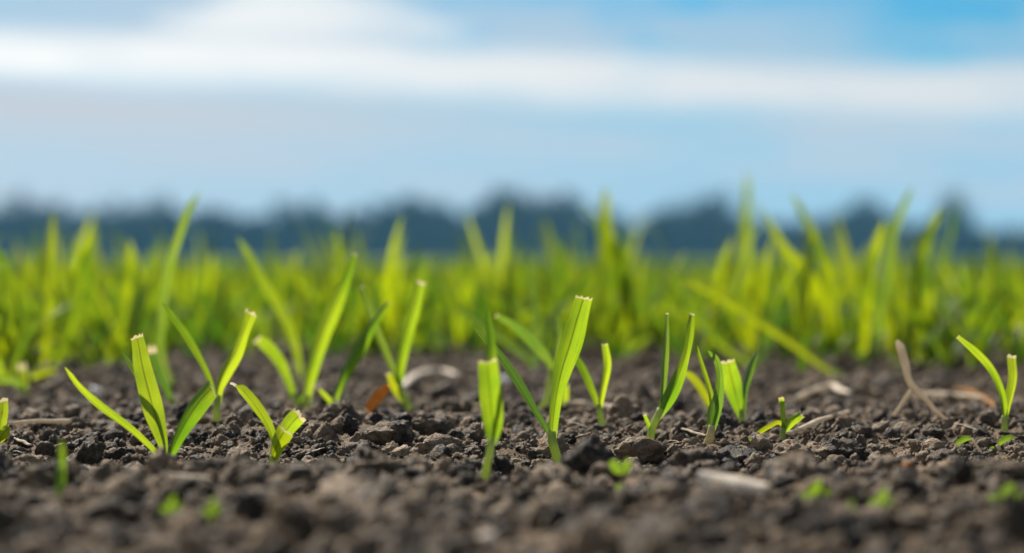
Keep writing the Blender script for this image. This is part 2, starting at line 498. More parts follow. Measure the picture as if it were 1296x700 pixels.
me.vertices.add(len(cx)); me.vertices.foreach_set('co', np.stack([cx, cy, cz], 1).astype(np.float32).ravel())
a = me.attributes.new('size', 'FLOAT', 'POINT'); a.data.foreach_set('value', cr.astype(np.float32))
a = me.attributes.new('turn', 'FLOAT_VECTOR', 'POINT'); a.data.foreach_set('vector', rng.uniform(0, 6.28, (len(cx), 3)).astype(np.float32).ravel())
a = me.attributes.new('pick', 'INT', 'POINT'); a.data.foreach_set('value', rng.integers(0, NV, len(cx)).astype(np.int32))
me.materials.append(M_SOIL)
crumbs = link(bpy.data.objects.new('soil_crumbs', me))
tag(crumbs, 'countless small dark crumbs covering the bare soil', 'soil crumbs', kind='stuff')
ng = bpy.data.node_groups.new('crumb_scatter', 'GeometryNodeTree')
ng.interface.new_socket('Geometry', in_out='INPUT', socket_type='NodeSocketGeometry')
ng.interface.new_socket('Geometry', in_out='OUTPUT', socket_type='NodeSocketGeometry')
gi = ng.nodes.new('NodeGroupInput'); go = ng.nodes.new('NodeGroupOutput')
ci = ng.nodes.new('GeometryNodeCollectionInfo'); ci.inputs['Collection'].default_value = lib
ci.inputs['Separate Children'].default_value = True; ci.inputs['Reset Children'].default_value = True
ip = ng.nodes.new('GeometryNodeInstanceOnPoints'); ip.inputs['Pick Instance'].default_value = True
def named(nm, tp):
    nn = ng.nodes.new('GeometryNodeInputNamedAttribute'); nn.data_type = tp
    nn.inputs['Name'].default_value = nm
    return next(o for o in nn.outputs if o.enabled and o.name == 'Attribute')
e2r = ng.nodes.new('FunctionNodeEulerToRotation')
ng.links.new(named('turn', 'FLOAT_VECTOR'), e2r.inputs[0])
ng.links.new(gi.outputs[0], ip.inputs['Points'])
ng.links.new(ci.outputs[0], ip.inputs['Instance'])
ng.links.new(named('pick', 'INT'), ip.inputs['Instance Index'])
ng.links.new(e2r.outputs[0], ip.inputs['Rotation'])
ng.links.new(named('size', 'FLOAT'), ip.inputs['Scale'])
ng.links.new(ip.outputs[0], go.inputs[0])
md = crumbs.modifiers.new('scatter', 'NODES'); md.node_group = ng


# ------------------------------------------------------------------ far trees
def crown_mesh(seed, n, rx, rz, zc, lobes, leaf=1.0):
    r = np.random.default_rng(seed)
    c = r.normal(size=(lobes, 3)); c /= np.linalg.norm(c, axis=1)[:, None]
    c *= r.uniform(0.25, 0.75, (lobes, 1)); lr = r.uniform(0.28, 0.5, lobes)
    k = r.integers(0, lobes, n)
    d = r.normal(size=(n, 3)); d /= np.linalg.norm(d, axis=1)[:, None]
    p = c[k] + d * (lr[k] * r.uniform(0.45, 1.05, n))[:, None]
    p = p * np.array([rx, rx, rz]) + np.array([0, 0, zc])
    a = r.normal(size=(n, 3)); a /= np.linalg.norm(a, axis=1)[:, None]
    b = np.cross(a, r.normal(size=(n, 3))); b /= np.linalg.norm(b, axis=1)[:, None]
    s = r.uniform(0.18, 0.42, n)[:, None] * leaf
    v = np.stack([p - a * s, p + b * s * 0.6, p + a * s, p - b * s * 0.6], 1).reshape(-1, 3)
    return v, np.arange(4 * n).reshape(-1, 4)
def tube_arrays(pts, rad, seg=8, cap=True):
    pts = np.asarray(pts, float); n = len(pts)
    t = np.gradient(pts, axis=0); t /= np.linalg.norm(t, axis=1)[:, None]
    ref = np.array([0.31, 0.93, 0.17]); out = []
    for i in range(n):
        a = np.cross(t[i], ref); a /= np.linalg.norm(a); b = np.cross(t[i], a)
        th = np.arange(seg) * 2 * math.pi / seg
        out.append(pts[i] + rad[i] * (np.cos(th)[:, None] * a + np.sin(th)[:, None] * b))
    v = np.concatenate(out)
    q = []
    for i in range(n - 1):
        for j in range(seg):
            k = (j + 1) % seg
            q.append((i * seg + j, i * seg + k, (i + 1) * seg + k, (i + 1) * seg + j))
    tr = []
    if cap:
        v = np.concatenate([v, pts[:1], pts[-1:]])
        for j in range(seg):
            k = (j + 1) % seg
            tr.append((n * seg, k, j)); tr.append((n * seg + 1, (n - 1) * seg + j, (n - 1) * seg + k))
    return v, np.array(q), np.array(tr) if tr else None
def trunk_arrays(seed, h, r0):
    r = np.random.default_rng(seed); vs, qs, ts, o = [], [], [], 0
    def addt(pts, rad):
        nonlocal o
        v, q, t = tube_arrays(pts, rad, 6); vs.append(v); qs.append(q + o); ts.append(t + o); o += len(v)
    addt([(0, 0, -0.3), (0.05, 0, h * 0.3), (-0.1, 0.05, h * 0.6), (0.05, 0, h * 0.95)], [r0 * 1.3, r0, r0 * 0.7, r0 * 0.2])
    for k in range(7):
        z = h * r.uniform(0.3, 0.75); a = r.uniform(0, 6.28); L = h * r.uniform(0.2, 0.36)
        addt([(0, 0, z), (math.cos(a) * L * .5, math.sin(a) * L * .5, z + L * .4), (math.cos(a) * L, math.sin(a) * L, z + L)], [r0 * .5, r0 * .3, r0 * .1])
    return np.concatenate(vs), np.concatenate(qs), np.concatenate(ts)
TD = 350.0
MPP = TD * PXA                                     # metres per photograph pixel at the trees
def tree_height_px(x):
    return np.interp(x, [-400, 0, 60, 100, 180, 260, 330, 480, 520, 570, 640, 690, 740, 800, 860, 900, 960, 1040, 1110, 1150, 1185, 1296, 1700],
                        [66, 68, 64, 54, 74, 56, 62, 62, 78, 58, 84, 86, 60, 44, 76, 74, 48, 52, 60, 50, 44, 36, 44])
vs, qs, ts, off = [], [], [], 0
for row_k in range(3):
    for x in np.arange(-420, 1720, (24, 22, 12)[row_k]):
        xx = x + rng.uniform(-12, 12)
        hpx = tree_height_px(xx) * rng.uniform(0.78, 1.0) * (1.26, 1.32, 1.05)[row_k]
        hh = hpx * MPP * (1, 1.1, .97)[row_k]
        v, q = crown_mesh(int(rng.integers(1e6)), 420, hh * (.4, .4, .6)[row_k], hh * 0.60, hh * 0.40, 9, 2.2)
        pos = np.array([(xx - CX) * MPP * (1, 1.1, .97)[row_k], TD * (1, 1.1, .97)[row_k], 0])
        vs.append(v + pos); qs.append(q + off); off += len(v)
wood = obj('woodland', mesh_np('woodland', np.concatenate(vs), np.concatenate(qs), None, False), M_TREE)
tag(wood, 'dark blue blurred belt of far woodland along the horizon', 'woodland', kind='stuff')
for px, hpx, wpx, lab in [(1210, 92, 46, 'lone rounded dark tree standing at the right end of the far tree line'),
                          (1105, 82, 58, 'blurred dark tree left of the lone rounded tree on the horizon'),
                          (878, 90, 74, 'broad dark tree crown behind the tall grass right of centre'),
                          (660, 100, 80, 'tallest dark tree of the clump at the middle of the horizon'),
                          (715, 84, 56, 'lower dark tree on the right flank of the middle clump'),
                          (508, 82, 60, 'dark tree on the horizon left of the middle clump'),
                          (180, 78, 84, 'wide dark tree on the horizon above the left grass'),
                          (30, 74, 80, 'dark tree at the far left end of the horizon')]:
    hh = hpx * 1.02 * MPP; rx = wpx * MPP * 0.55
    t = empty('tree', ((px - CX) * MPP * 0.985, TD * 0.985, 0))
    tag(t, lab, 'tree', 'trees that stand out from the far tree line')
    v, q, tt = trunk_arrays(px, hh, 0.22)
    obj('trunk', mesh_np('trunk', v, q, tt), M_BARK, t)
    v, q = crown_mesh(px, 1500, rx * 1.15, hh * 0.45, hh * 0.58, 14)
    obj('crown', mesh_np('crown', v, q, None, False), M_TREE, t)

# the blue air between here and the trees
def box_mesh(name, a, b):
    v = [(x, y, z) for x in (a[0], b[0]) for y in (a[1], b[1]) for z in (a[2], b[2])]
    return mesh_np(name, v, [(0, 1, 3, 2), (4, 6, 7, 5), (0, 4, 5, 1), (2, 3, 7, 6), (0, 2, 6, 4), (1, 5, 7, 3)], None, False)
mh, n, out = new_mat('haze_air')
pv = n.n.new('ShaderNodeVolumePrincipled')
pv.inputs['Color'].default_value = (0.24, 0.66, 1.0, 1)
pv.inputs['Density'].default_value = 0.0005
n.l.new(pv.outputs[0], out.inputs['Volume'])
haze = obj('haze', box_mesh('haze', (-460, -210, -1.2), (460, 710, 16)), mh)
tag(haze, 'thin blue haze over the far field and trees', 'haze', kind='stuff')


# ------------------------------------------------------------------ leaves and plants
def catmull(pts, n):
    pts = np.asarray(pts, float)
    ex = np.concatenate([[2 * pts[0] - pts[1]], pts, [2 * pts[-1] - pts[-2]]])
    seg = np.linalg.norm(np.diff(pts[:, :2], axis=0), axis=1); cum = np.concatenate([[0], np.cumsum(seg)]); cum /= cum[-1]
    out = []
    for t in np.linspace(0, 1, n):
        i = min(np.searchsorted(cum, t, 'right') - 1, len(pts) - 2); i = max(i, 0)
        f = (t - cum[i]) / max(cum[i + 1] - cum[i], 1e-9)
        p0, p1, p2, p3 = ex[i], ex[i + 1], ex[i + 2], ex[i + 3]
        out.append(0.5 * ((2 * p1) + (-p0 + p2) * f + (2 * p0 - 5 * p1 + 4 * p2 - p3) * f ** 2 + (-p0 + 3 * p1 - 3 * p2 + p3) * f ** 3))
    return np.array(out)

def sheet(cl, wid, yaw, fold, m=9, ruffle=0.0, seed=0):
    """curved blade surface: centre line (n,3), widths (n), yaw of the width direction, channel fold"""
    n = len(cl)
    T = np.gradient(cl, axis=0); T /= np.linalg.norm(T, axis=1)[:, None]
    V = np.array([0, 1.0, 0])
    Sd = np.cross(T, V); ln = np.linalg.norm(Sd, axis=1); Sd = Sd / np.maximum(ln, 1e-6)[:, None]
    N = np.cross(Sd, T)
    c, s = np.cos(yaw)[:, None], np.sin(yaw)[:, None]
    S2 = Sd * c + N * s; N2 = N * c - Sd * s
    u = np.linspace(-1, 1, m)
    w = (wid / np.maximum(np.cos(yaw), 0.35) / 2)[:, None, None]
    prof = (fold[:, None] * (np.abs(u) ** 1.6)[None, :])[:, :, None]
    v = cl[:, None, :] + S2[:, None, :] * u[None, :, None] * w + N2[:, None, :] * prof * w
    if ruffle:
        r = vnoise(np.repeat(np.linspace(0, 5, n)[:, None], m, 1) + seed, np.repeat((u * 0.8)[None, :], n, 0) + seed * 3.1, None, seed)
        v = v + N2[:, None, :] * (r * ruffle)[:, :, None] * w
    uv = np.stack(np.broadcast_arrays((u[None, :] + 1) / 2, np.linspace(0, 1, n)[:, None]), -1)
    return v, uv

class Plant:
    def __init__(s, name, label, base, dr, cat='seedling', group=None):
        if dr < 1.5: dr = ground_dr(*base)
        s.dr = dr; s.org = P(base[0], base[1], dr)
        s.base = base
        s.root = empty(name, s.org)
        tag(s.root, label, cat, group)
        s.k = 0
        s.seed = int(abs(base[0]) * 7 + base[1])
    def line(s, pts, n, lean, dr):
        q = catmull(pts, n)
        t = np.linspace(0, 1, n)
        y = D0 * dr + lean * t ** 1.4
        k = y / D0
        c = np.stack([(q[:, 0] - CX) * S * k, y, H - (q[:, 1] - HOR) * S * k], 1)
        return c, np.maximum(q[:, 2], 0.6) * S * k
    def leaf(s, pts, cut=0, lean=None, yaw=None, fold=0.32, mat=None, dr=None, name='leaf', tw=None):
        """pts: (px, py, width px); cut: length of the dry cut edge in px, 0 for a pointed leaf"""
        s.k += 1; r = random.Random(s.seed * 31 + s.k)
        dr = dr or s.dr
        if lean is None: lean = r.uniform(-0.006, 0.006)
        if yaw is None: yaw = r.uniform(-0.45, 0.45)
        if tw is None: tw = r.uniform(-0.35, 0.35)
        n = 30
        c, w = s.line(pts, n, lean, dr)
        if not cut: w[-1] *= 0.25; w[-2] *= 0.65
        t = np.linspace(0, 1, n)
        ya = yaw + tw * (t - 0.5)
        fo = fold * (1.6 - 1.0 * t)
        v, uv = sheet(c, w, ya, fo, 9, 0.10, s.seed % 50 + s.k)
        if cut:                                     # the tip was bitten off a little unevenly
            T = c[-1] - c[-2]; T /= np.linalg.norm(T)
            jag = np.array([r.uniform(-0.5, 0.5) for _ in range(9)]) * w[-1] * 0.10 + np.linspace(-1, 1, 9) * r.uniform(-.1, .1) * w[-1]
            v[-1] += T * jag[:, None]
        loc = v.reshape(-1, 3) - s.org
        o = obj(name, mesh_np(name, loc, grid_quads(n, 9), None, True, uv.reshape(-1, 2)), mat or M_LEAF, s.root)
        if cut:
            T = c[-1] - c[-2]; T /= np.linalg.norm(T)
            e0 = v[-1] - s.org; rows = [e0]
            L = 1.25 * cut * S * dr
            j2 = np.array([r.uniform(0.35, 1.35) for _ in range(9)])
            N = np.cross(v[-1][8] - v[-1][0], T); N /= np.linalg.norm(N)
            rows.append(e0 + T * (L * j2 * 0.6)[:, None] - N * L * 0.12)
            rows.append(e0 + T * (L * j2)[:, None] - N * L * 0.4)
            ev = np.concatenate(rows)
            obj('cut_edge', mesh_np('cut_edge', ev, grid_quads(3, 9)), M_CUT, o)
        return o
    def stem(s, pts, mat=None, name='stem', dr=None, flat=1.0):
        dr = dr or s.dr
        pts = list(pts)
        x, y, w = pts[0]
        pts = [(x, y + 26 / dr, w)] + pts                # goes on below the soil
        c, w = s.line(pts, 14, 0.0, dr)
        v, q, t = tube_arrays(c - s.org, w / 2, 10)
        return obj(name, mesh_np(name, v, q, t), mat or M_STEM, s.root)

def S_(p): return p
G1 = 'sharp cut seedlings in the front row'
G2 = 'soft seedlings behind the front row'

p = Plant('grass_seedling', 'sharp seedling at left with three spread leaves, middle leaf broad and cut off flat', (208, 597), .975, group=G1)
p.stem([(208, 598, 11), (208.5, 588, 9), (209, 574, 6)])
p.leaf([(206, 597, 5), (196.5, 576.5, 7), (173.7, 553.7, 9), (151, 535, 10), (123, 514, 11), (98, 489, 8), (82, 465, 5)], lean=-.004, yaw=.5, fold=.75)
p.leaf([(209, 590, 5), (209, 575, 7), (205, 556, 14), (194, 517, 25), (181, 467, 23), (176, 440, 18), (173.5, 428, 16)], 3.2, lean=.004, yaw=-.25, fold=.22)
p.leaf([(209, 588, 4), (205, 556, 5), (194, 517, 6), (179, 486, 7), (168, 468, 7), (155, 446, 4)], lean=.009, yaw=.6, mat=M_LEAF_BLUE)
p.leaf([(209, 596, 6), (217, 572, 11), (231, 542, 18), (251, 511, 25), (268, 492, 22)], 2.4, lean=-.006, yaw=.35, fold=.35)

p = Plant('grass_seedling', 'short sharp seedling with bent left leaf and torn folded right leaf', (342, 596), 1.0, group=G1)
p.stem([(342, 597, 9), (343, 586, 8), (345, 576, 7)])
p.leaf([(344, 585, 5), (346, 561, 8), (338.6, 538, 11), (322.6, 513, 14), (307, 494, 12), (298, 488, 6)], 0, lean=.003, yaw=.3, fold=.5)
p.leaf([(298.5, 488.5, 4), (295, 486, 3.5), (291, 485, 2.5)], 0, lean=.0, yaw=.2, mat=M_STRAW, name='dry_tip', dr=1.007)
p.leaf([(342, 594, 7), (347, 574, 14), (352, 560, 21), (360, 546, 23)], 3.4, lean=-.003, yaw=.3, fold=.4, mat=M_LEAF_YEL)
p.leaf([(344, 590, 7), (352, 568, 12), (361, 548, 18), (370, 535, 22), (378, 527, 21)], 3.6, lean=.001, yaw=-.2, fold=.4)

p = Plant('grass_seedling', 'sharp seedling with a broad flat-cut leaf, left of the tallest cut one', (614, 610), .935, group=G1)
p.stem([(613, 612, 11), (616, 590, 10), (621, 566, 9), (622, 556, 10)])
p.leaf([(622, 563, 10), (623, 552, 17), (623.5, 536, 25), (621, 508, 29), (618, 474, 26), (617, 459, 24)], 3.2, lean=-.003, yaw=.15, fold=.3)
p.leaf([(622, 560, 6), (622, 520, 9), (621, 460, 13), (620, 430, 12), (617, 402, 8), (615, 386, 3)], lean=.004, yaw=.45, fold=.4)

p = Plant('grass_seedling', 'tallest sharp cut seedling at the middle with a long narrow leaf leaning left', (707, 590), 1.0, group=G1)
p.stem([(708, 591, 13), (704, 576, 12), (699, 558, 12), (698, 546, 10)])
p.leaf([(698, 562, 11), (699, 545, 12), (702, 515, 14), (706, 492, 17), (712, 466, 24), (722, 434, 29), (731, 402, 25), (738, 379, 21)], 3.0, lean=-.005, yaw=.2, fold=.36)
p.leaf([(698, 558, 6), (694, 549, 7), (678, 524, 8), (660, 494, 11), (642, 466, 11), (626, 444, 9), (608, 424, 6), (597, 411, 3)], lean=.008, yaw=.5, fold=.6, mat=M_LEAF_BLUE)

p = Plant('grass_seedling', 'forked seedling right of centre with a thin straight leaf beside a wider twisted leaf', (824, 557), 1.155, group=G1)
p.stem([(823, 558, 10), (826, 541, 10), (833, 525, 9), (836, 517, 8)])
p.leaf([(833, 527, 6), (837, 505, 6), (841, 456, 9), (843.6, 423, 6), (844, 398, 4)], 1.5, lean=.004, yaw=.4, fold=.6, mat=M_LEAF_BLUE)
p.leaf([(832, 530, 9), (846, 506, 17), (857, 481, 16), (867.5, 448.6, 10), (872, 423.6, 10), (875.5, 399, 6)], 2.2, lean=-.003, yaw=.3, tw=.9, fold=.4)
p.leaf([(823, 548, 5), (820, 536, 5), (816, 526, 4)], 1.5, lean=-.002, yaw=.2)

p = Plant('grass_seedling', 'bluish seedling with a hooked tip and white stem foot, right of centre', (897, 563), 1.13, group=G1)
p.stem([(896, 564, 12), (898, 556, 12), (900, 546, 10), (901, 538, 8)], M_CUT)
p.leaf([(899, 550, 9), (903, 524, 17), (909, 502, 13), (910.5, 474, 9), (906, 455, 8), (896, 444, 4)], lean=-.004, yaw=.2, fold=.5, mat=M_LEAF_BLUE)
p.leaf([(900, 545, 6), (901, 513, 7), (896, 488, 6), (887, 459, 5), (880, 434, 3)], lean=.003, yaw=.5, fold=.5)

p = Plant('grass_seedling', 'blurred yellow-green seedling arching left, close behind the bluish hooked one', (898, 528), 1.34, group=G2)
p.stem([(899, 530, 8), (898, 520, 7), (897, 514, 6)])
p.leaf([(898, 520, 6), (896, 512, 8), (887, 493, 10), (876, 478, 9), (866, 471, 6)], lean=.0, yaw=.3, fold=.5, mat=M_LEAF_YEL)

p = Plant('grass_seedling', 'soft seedling with a broad blunt leaf, right of the bluish hooked one', (939, 538), 1.26, group=G2)
p.stem([(940, 540, 9), (939, 528, 8), (939, 518, 7)])
p.leaf([(939, 530, 7), (934, 509, 17), (927, 483, 25), (921, 459, 19)], 3, lean=-.003, yaw=-.2, fold=.3)
p.leaf([(939, 530, 6), (942.5, 491, 8), (949.6, 466, 10), (958.6, 443, 4)], lean=.004, yaw=.4, fold=.6, mat=M_LEAF_BLUE)

p = Plant('grass_seedling', 'tiny chewed seedling with three short stubs on a round clod', (991, 557), 1.165, group=G1)
p.stem([(991, 558, 8), (991, 548, 7), (991, 540, 6)])
p.stem([(991, 552, 6), (991, 526, 6.5), (989.5, 508, 7)], M_LEAF, name='stub')
p.leaf([(989.5, 512, 7), (989.3, 508, 7), (989, 505, 7)], 2, lean=0, yaw=.1, fold=.5, name='stub_tip')
p.leaf([(993, 548, 5), (1003, 532.5, 12), (1013, 525, 10)], 3.5, lean=-.002, yaw=.2, fold=.6)
p.leaf([(991, 545, 5), (986, 537, 6), (974.6, 541, 7), (960, 549, 6), (948, 558, 4)], lean=-.006, yaw=.5, fold=.6, mat=M_LEAF_YEL)

p = Plant('grass_seedling', 'seedling with a long curved leaf near the right edge of the picture', (1272, 547), 1.21, group=G1)
p.stem([(1272, 548, 8), (1271.5, 538, 8), (1271, 526, 7)])
p.leaf([(1271, 538, 6), (1270.5, 520, 7), (1267, 497, 8), (1255.6, 470.6, 9), (1237, 448, 9), (1213, 427, 5)], 1.8, lean=-.004, yaw=.4, fold=.6)
p.leaf([(1272, 538, 6), (1277, 510, 11), (1283, 482, 12), (1281.6, 453, 12)], 3, lean=.003, yaw=-.3, fold=.6)

p = Plant('grass_seedling', 'soft forked seedling behind the left sharp one, right leaf ending in a pale flat cut', (274, 537), 1.27, group=G2)
p.stem([(274, 538, 9), (274, 520, 9), (275, 500, 9)])
p.leaf([(274, 512, 9), (276, 492, 11), (283, 473.6, 16), (297, 448.5, 17), (308.5, 421, 13), (316.5, 398, 16)], 3.6, lean=-.003, yaw=.3, fold=.45)
p.leaf([(274, 518, 6), (268, 494, 7), (258, 467, 8), (237.6, 430, 10), (219, 403, 9), (205, 383, 5)], lean=.005, yaw=.4, fold=.5)

p = Plant('grass_seedling', 'tall soft seedling left of centre with one long pointed leaf leaning right', (388, 519), 1.35, group=G2)
p.stem([(388, 522, 8), (388, 510, 8), (389, 500, 8)])
p.leaf([(388, 512, 8), (391, 483, 14), (405, 432.7, 19), (423, 387, 20), (437, 355, 13), (448.4, 323, 5)], 1.5, lean=-.004, yaw=.2, fold=.4)

p = Plant('grass_seedling', 'soft seedling with a drooping blunt left leaf, beside the tall pointed one', (374, 513), 1.37, group=G2)
p.stem([(375, 515, 8), (374, 505, 8), (372, 497, 7)])
p.leaf([(374, 508, 7), (366, 487.6, 10), (354.6, 460, 14), (338.6, 440, 16), (327, 431, 12)], 3, lean=-.002, yaw=.2, fold=.4)
p.leaf([(376, 510, 5), (384, 500, 6), (391, 496, 4)], lean=0, yaw=.3)

p = Plant('grass_seedling', 'soft seedling with one pointed leaf and a short stub, right of the tall pointed one', (422, 523), 1.34, group=G2)
p.stem([(422, 525, 8), (422, 515, 8), (423, 505, 7)])
p.leaf([(422, 512, 7), (432, 483, 12), (453, 442, 17), (471, 412, 11), (491, 383, 4)], 1.2, lean=.002, yaw=.3, fold=.45)
p.leaf([(422, 516, 5), (414, 504, 6), (404, 493, 4)], lean=-.003, yaw=.3)

p = Plant('grass_seedling', 'soft forked seedling beside an orange dry leaf, left of centre', (518, 520), 1.36, group=G2)
p.stem([(520, 522, 10), (515, 510, 10), (508, 496, 9), (505, 488, 8)])
p.leaf([(507, 495, 8), (504, 483, 10), (508, 451, 14), (517, 410, 18), (526, 382, 16), (531.5, 360, 13)], 3, lean=-.003, yaw=.2, fold=.5)
p.leaf([(508, 497, 6), (503, 482, 7), (487, 446, 9), (469, 400.6, 9), (457.6, 364, 6)], 1, lean=.005, yaw=.4, fold=.5, mat=M_LEAF_BLUE)
p.leaf([(514, 512, 6), (500, 494, 9), (493, 474, 8)], 2, lean=-.003, yaw=.2, mat=M_LEAF_YEL)

p = Plant('grass_seedling', 'blurred bluish seedling behind the tallest cut one, its left leaf arching out', (690, 519), 1.42, group=G2)
p.stem([(682, 521, 7), (692, 506, 9), (696, 480, 8), (698, 468, 7)])
p.leaf([(698, 476, 7), (703, 450, 11), (706, 428, 12), (705, 398, 6)], lean=.003, yaw=.3, fold=.5, mat=M_LEAF_BLUE)
p.leaf([(698, 478, 7), (694, 458, 10), (676, 436, 15), (652, 414, 11), (629, 400, 6)], 1.5, lean=-.003, yaw=.2, fold=.5, mat=M_LEAF_BLUE)
p.leaf([(714, 524, 6), (715, 508, 8), (716, 488, 7)], 2, lean=-.003, yaw=.2)

p = Plant('grass_seedling', 'small soft forked seedling just right of the tallest cut one', (762, 542), 1.24, group=G2)
p.stem([(762, 543, 8), (760, 526, 8), (757, 512, 7)])
p.leaf([(758, 520, 6), (748, 494, 9), (736, 466, 10), (723, 446, 8), (712, 428, 4)], lean=.004, yaw=.3, fold=.5)
p.leaf([(758, 520, 6), (763, 492, 8), (768, 462, 10), (765, 437, 8)], 2, lean=-.003, yaw=.3, fold=.5)

p = Plant('grass_seedling', 'single small upright spike in the left foreground soil', (75, 627), .87, group=G1)
p.stem([(75, 629, 10), (75.5, 610, 10), (76.5, 592, 9)], M_LEAF)
p.leaf([(75.5, 615, 9), (76.5, 590, 10), (77, 572, 8), (77.5, 558, 5)], lean=.001, yaw=.2, fold=.7)

p = Plant('grass_seedling', 'cut seedling half out of the picture at the left edge', (-4, 560), 1.14, group=G1)
p.stem([(-5, 561, 10), (-3, 548, 9)])
p.leaf([(-4, 556, 9), (0, 538, 14), (3, 522, 14), (4, 509, 12)], 3, lean=.002, yaw=.2)
p.leaf([(-6, 560, 8), (0, 554, 12), (6, 546, 13), (11, 541, 7)], 2.5, lean=-.003, yaw=.1, mat=M_LEAF_YEL)

p = Plant('grass_seedling', 'blurred bent seedling with a bright white cut tip, behind the left sharp one', (223, 523), 1.35, group=G2)
p.stem([(224, 525, 8), (221, 514, 8), (216, 504, 7)])
p.leaf([(221, 516, 7), (211, 494, 9), (199, 468, 11), (193, 447, 13)], 8, lean=.002, yaw=.1, fold=.2, mat=M_LEAF_BLUE)

p = Plant('grass_seedling', 'short blurred seedling with a white cut tip at the left edge of the grass', (30, 504), 1.45, group=G2)
p.stem([(30, 506, 8), (30, 498, 8), (29, 490, 8)])
p.leaf([(30, 500, 7), (30, 485, 10), (28, 468, 12)], 7, lean=.002, yaw=.1, fold=.2)
p.leaf([(30, 500, 6), (22, 486, 9), (8, 480, 9), (-8, 484, 4)], lean=-.003, yaw=.2, fold=.4, mat=M_LEAF_BLUE)

# ---- small broad-leaved weeds
def weed(label, base, dr, leaves, stems, mat=None, smat=None):
    w = Plant('weed_seedling', label, base, dr, 'weed', 'small broad-leaved weeds')
    for pts in stems: w.stem(pts, smat or M_WEEDSTEM)
    for pts in leaves: w.leaf(pts, lean=-.001, yaw=random.uniform(-.3, .3), fold=.25, mat=mat or M_WEED, name='leaf')
    return w
weed('weed with two small leaves on a reddish stem, in front of the tallest cut seedling', (790, 618), .90,
     [[(789, 600, 3), (783, 594, 14), (777, 588, 12), (771, 584, 3)], [(790, 601, 3), (793, 590, 10), (795, 580, 3)], [(789, 613, 3), (785, 616, 10), (778, 617, 3)]],
     [[(791, 620, 5), (791, 610, 4), (788, 599, 4)]])
weed('wilting weed with a thin bent stem, near the curved seedling at right', (1242, 577), 1.09,
     [[(1230, 555, 3), (1222, 555, 8), (1214, 559, 7), (1209, 563, 3)]], [[(1243, 578, 4), (1237, 566, 3.5), (1230, 555, 3)]], smat=M_STRAW)
weed('small weed leaf on a brown stalk under the curved seedling at right', (1267, 574), 1.10,
     [[(1263, 566, 3), (1268, 558, 8), (1277, 554, 7), (1284, 555, 3)], [(1252, 573, 3), (1255, 568, 5), (1258, 565, 2)]], [[(1268, 576, 5), (1265, 569, 5), (1262, 563, 5)]], smat=M_STRAW)
for k, (x, y, w, dr, lab) in enumerate([(215, 640, 20, .80, 'blurred green weed leaf in the foreground, left of a matching one'),
                          (267, 643, 17, .80, 'blurred green weed leaf in the foreground, right of a matching one'),
                          (1030, 622, 30, .80, 'blurred bright weed leaf in the right foreground below the chewed seedling'),
                          (1115, 632, 24, .79, 'blurred weed leaf in the foreground, between two others at right'),
                          (1073, 648, 20, .76, 'faint low weed leaf in the right foreground, lowest of its neighbours'),
                          (1272, 626, 36, .79, 'large blurred dark weed leaf at the right edge of the foreground')]):
    weed(lab, (x, y + 12), dr, [[(x + 1, y + 8, 3), (x, y + 3, w * .45), (x + w * .1, y - 5, w * .42), (x + w * .3, y - 14, 3)],
                                [(x + 1, y + 8, 3), (x + w * .35, y + 4, w * .35), (x + w * .7, y - 3, 3)], [(x, y + 9, 3), (x - w * .35, y + 6, w * .3), (x - w * .6, y + 1, 2)]], [[(x, y + 16, 4), (x, y + 10, 4), (x + 1, y + 6, 3)]], smat=M_STEM)

# ---- straw, dry leaves, pale bits
def straw(label, runs, dr, mat, cat='straw', name='straw', lean=0.0, stand=False):
    """runs: bent pieces of (px, py, width px); flattened hollow stalks"""
    p0 = runs[0][len(runs[0]) // 2]
    o0 = P(p0[0], p0[1], dr)
    root = None
    for k, pts in enumerate(runs):
        n = 16; q = catmull(pts, n)
        if stand: kk = np.full(n, ground_dr(runs[0][-1][0], runs[0][-1][1]))
        else: kk = np.interp(np.linspace(0, 1, n), np.linspace(0, 1, len(pts)), [ground_dr(a, b + w * .35, .0024) for a, b, w in pts])
        y = kk * D0
        c = np.stack([(q[:, 0] - CX) * S * kk, y, H - (q[:, 1] - HOR) * S * kk], 1)
        c = c + 0.00013 * np.stack([vnoise(np.linspace(0, 6, n), np.full(n, p0[0] * .37 + k), None, a) for a in range(3)], 1)
        v, qd, t = tube_arrays(c - o0, q[:, 2] * S * dr / 2 * .8 * (1 + 0.10 * vnoise(np.linspace(0, 9, n), np.full(n, p0[0] * .7), None, 4)), 9)
        ctr = np.repeat(c - o0, 9, 0); body = v[:n * 9]      # old stalks are pressed flat
        v[:n * 9] = ctr + (body - ctr) * (np.array([1, .45, 1]) if stand else np.array([1, 1.5, .62]))
        me = mesh_np('stalk' if k else name, v, qd, t)
        if root is None:
            root = obj(name, me, mat); root.location = o0
            tag(root, label, cat, 'old straw and litter on the soil')
        else: obj('side_stalk', me, mat, root)
    return root
straw('broken upright brown straw with a side branch, standing at right before the grass',
      [[(1135, 431, 4), (1139, 437, 13), (1146, 460, 12), (1149, 478, 10), (1158, 493, 10), (1172, 505, 8), (1184, 519, 6), (1206, 537, 4)], [(1154, 492, 6), (1147, 503, 7), (1141, 511, 5), (1131, 526, 5)]], 1.30, M_STRAW, stand=True)
straw('slanting pale straw lying right of the tiny chewed seedling', [[(998, 549, 8), (1015, 541, 9), (1040, 531, 9), (1074, 521, 7)]], 1.22, M_STRAW, lean=.01)
straw('curved brown straw lying behind the tallest cut seedling', [[(716, 510, 10), (745, 511, 11), (780, 516, 11), (822, 527, 8)]], 1.37, M_STRAW)
straw('pale arched straw lying behind the forked seedling by the orange leaf', [[(508, 492, 10), (520, 479, 13), (540, 471, 14), (562, 470, 12), (580, 476, 9)]], 1.55, M_STRAW_PALE)
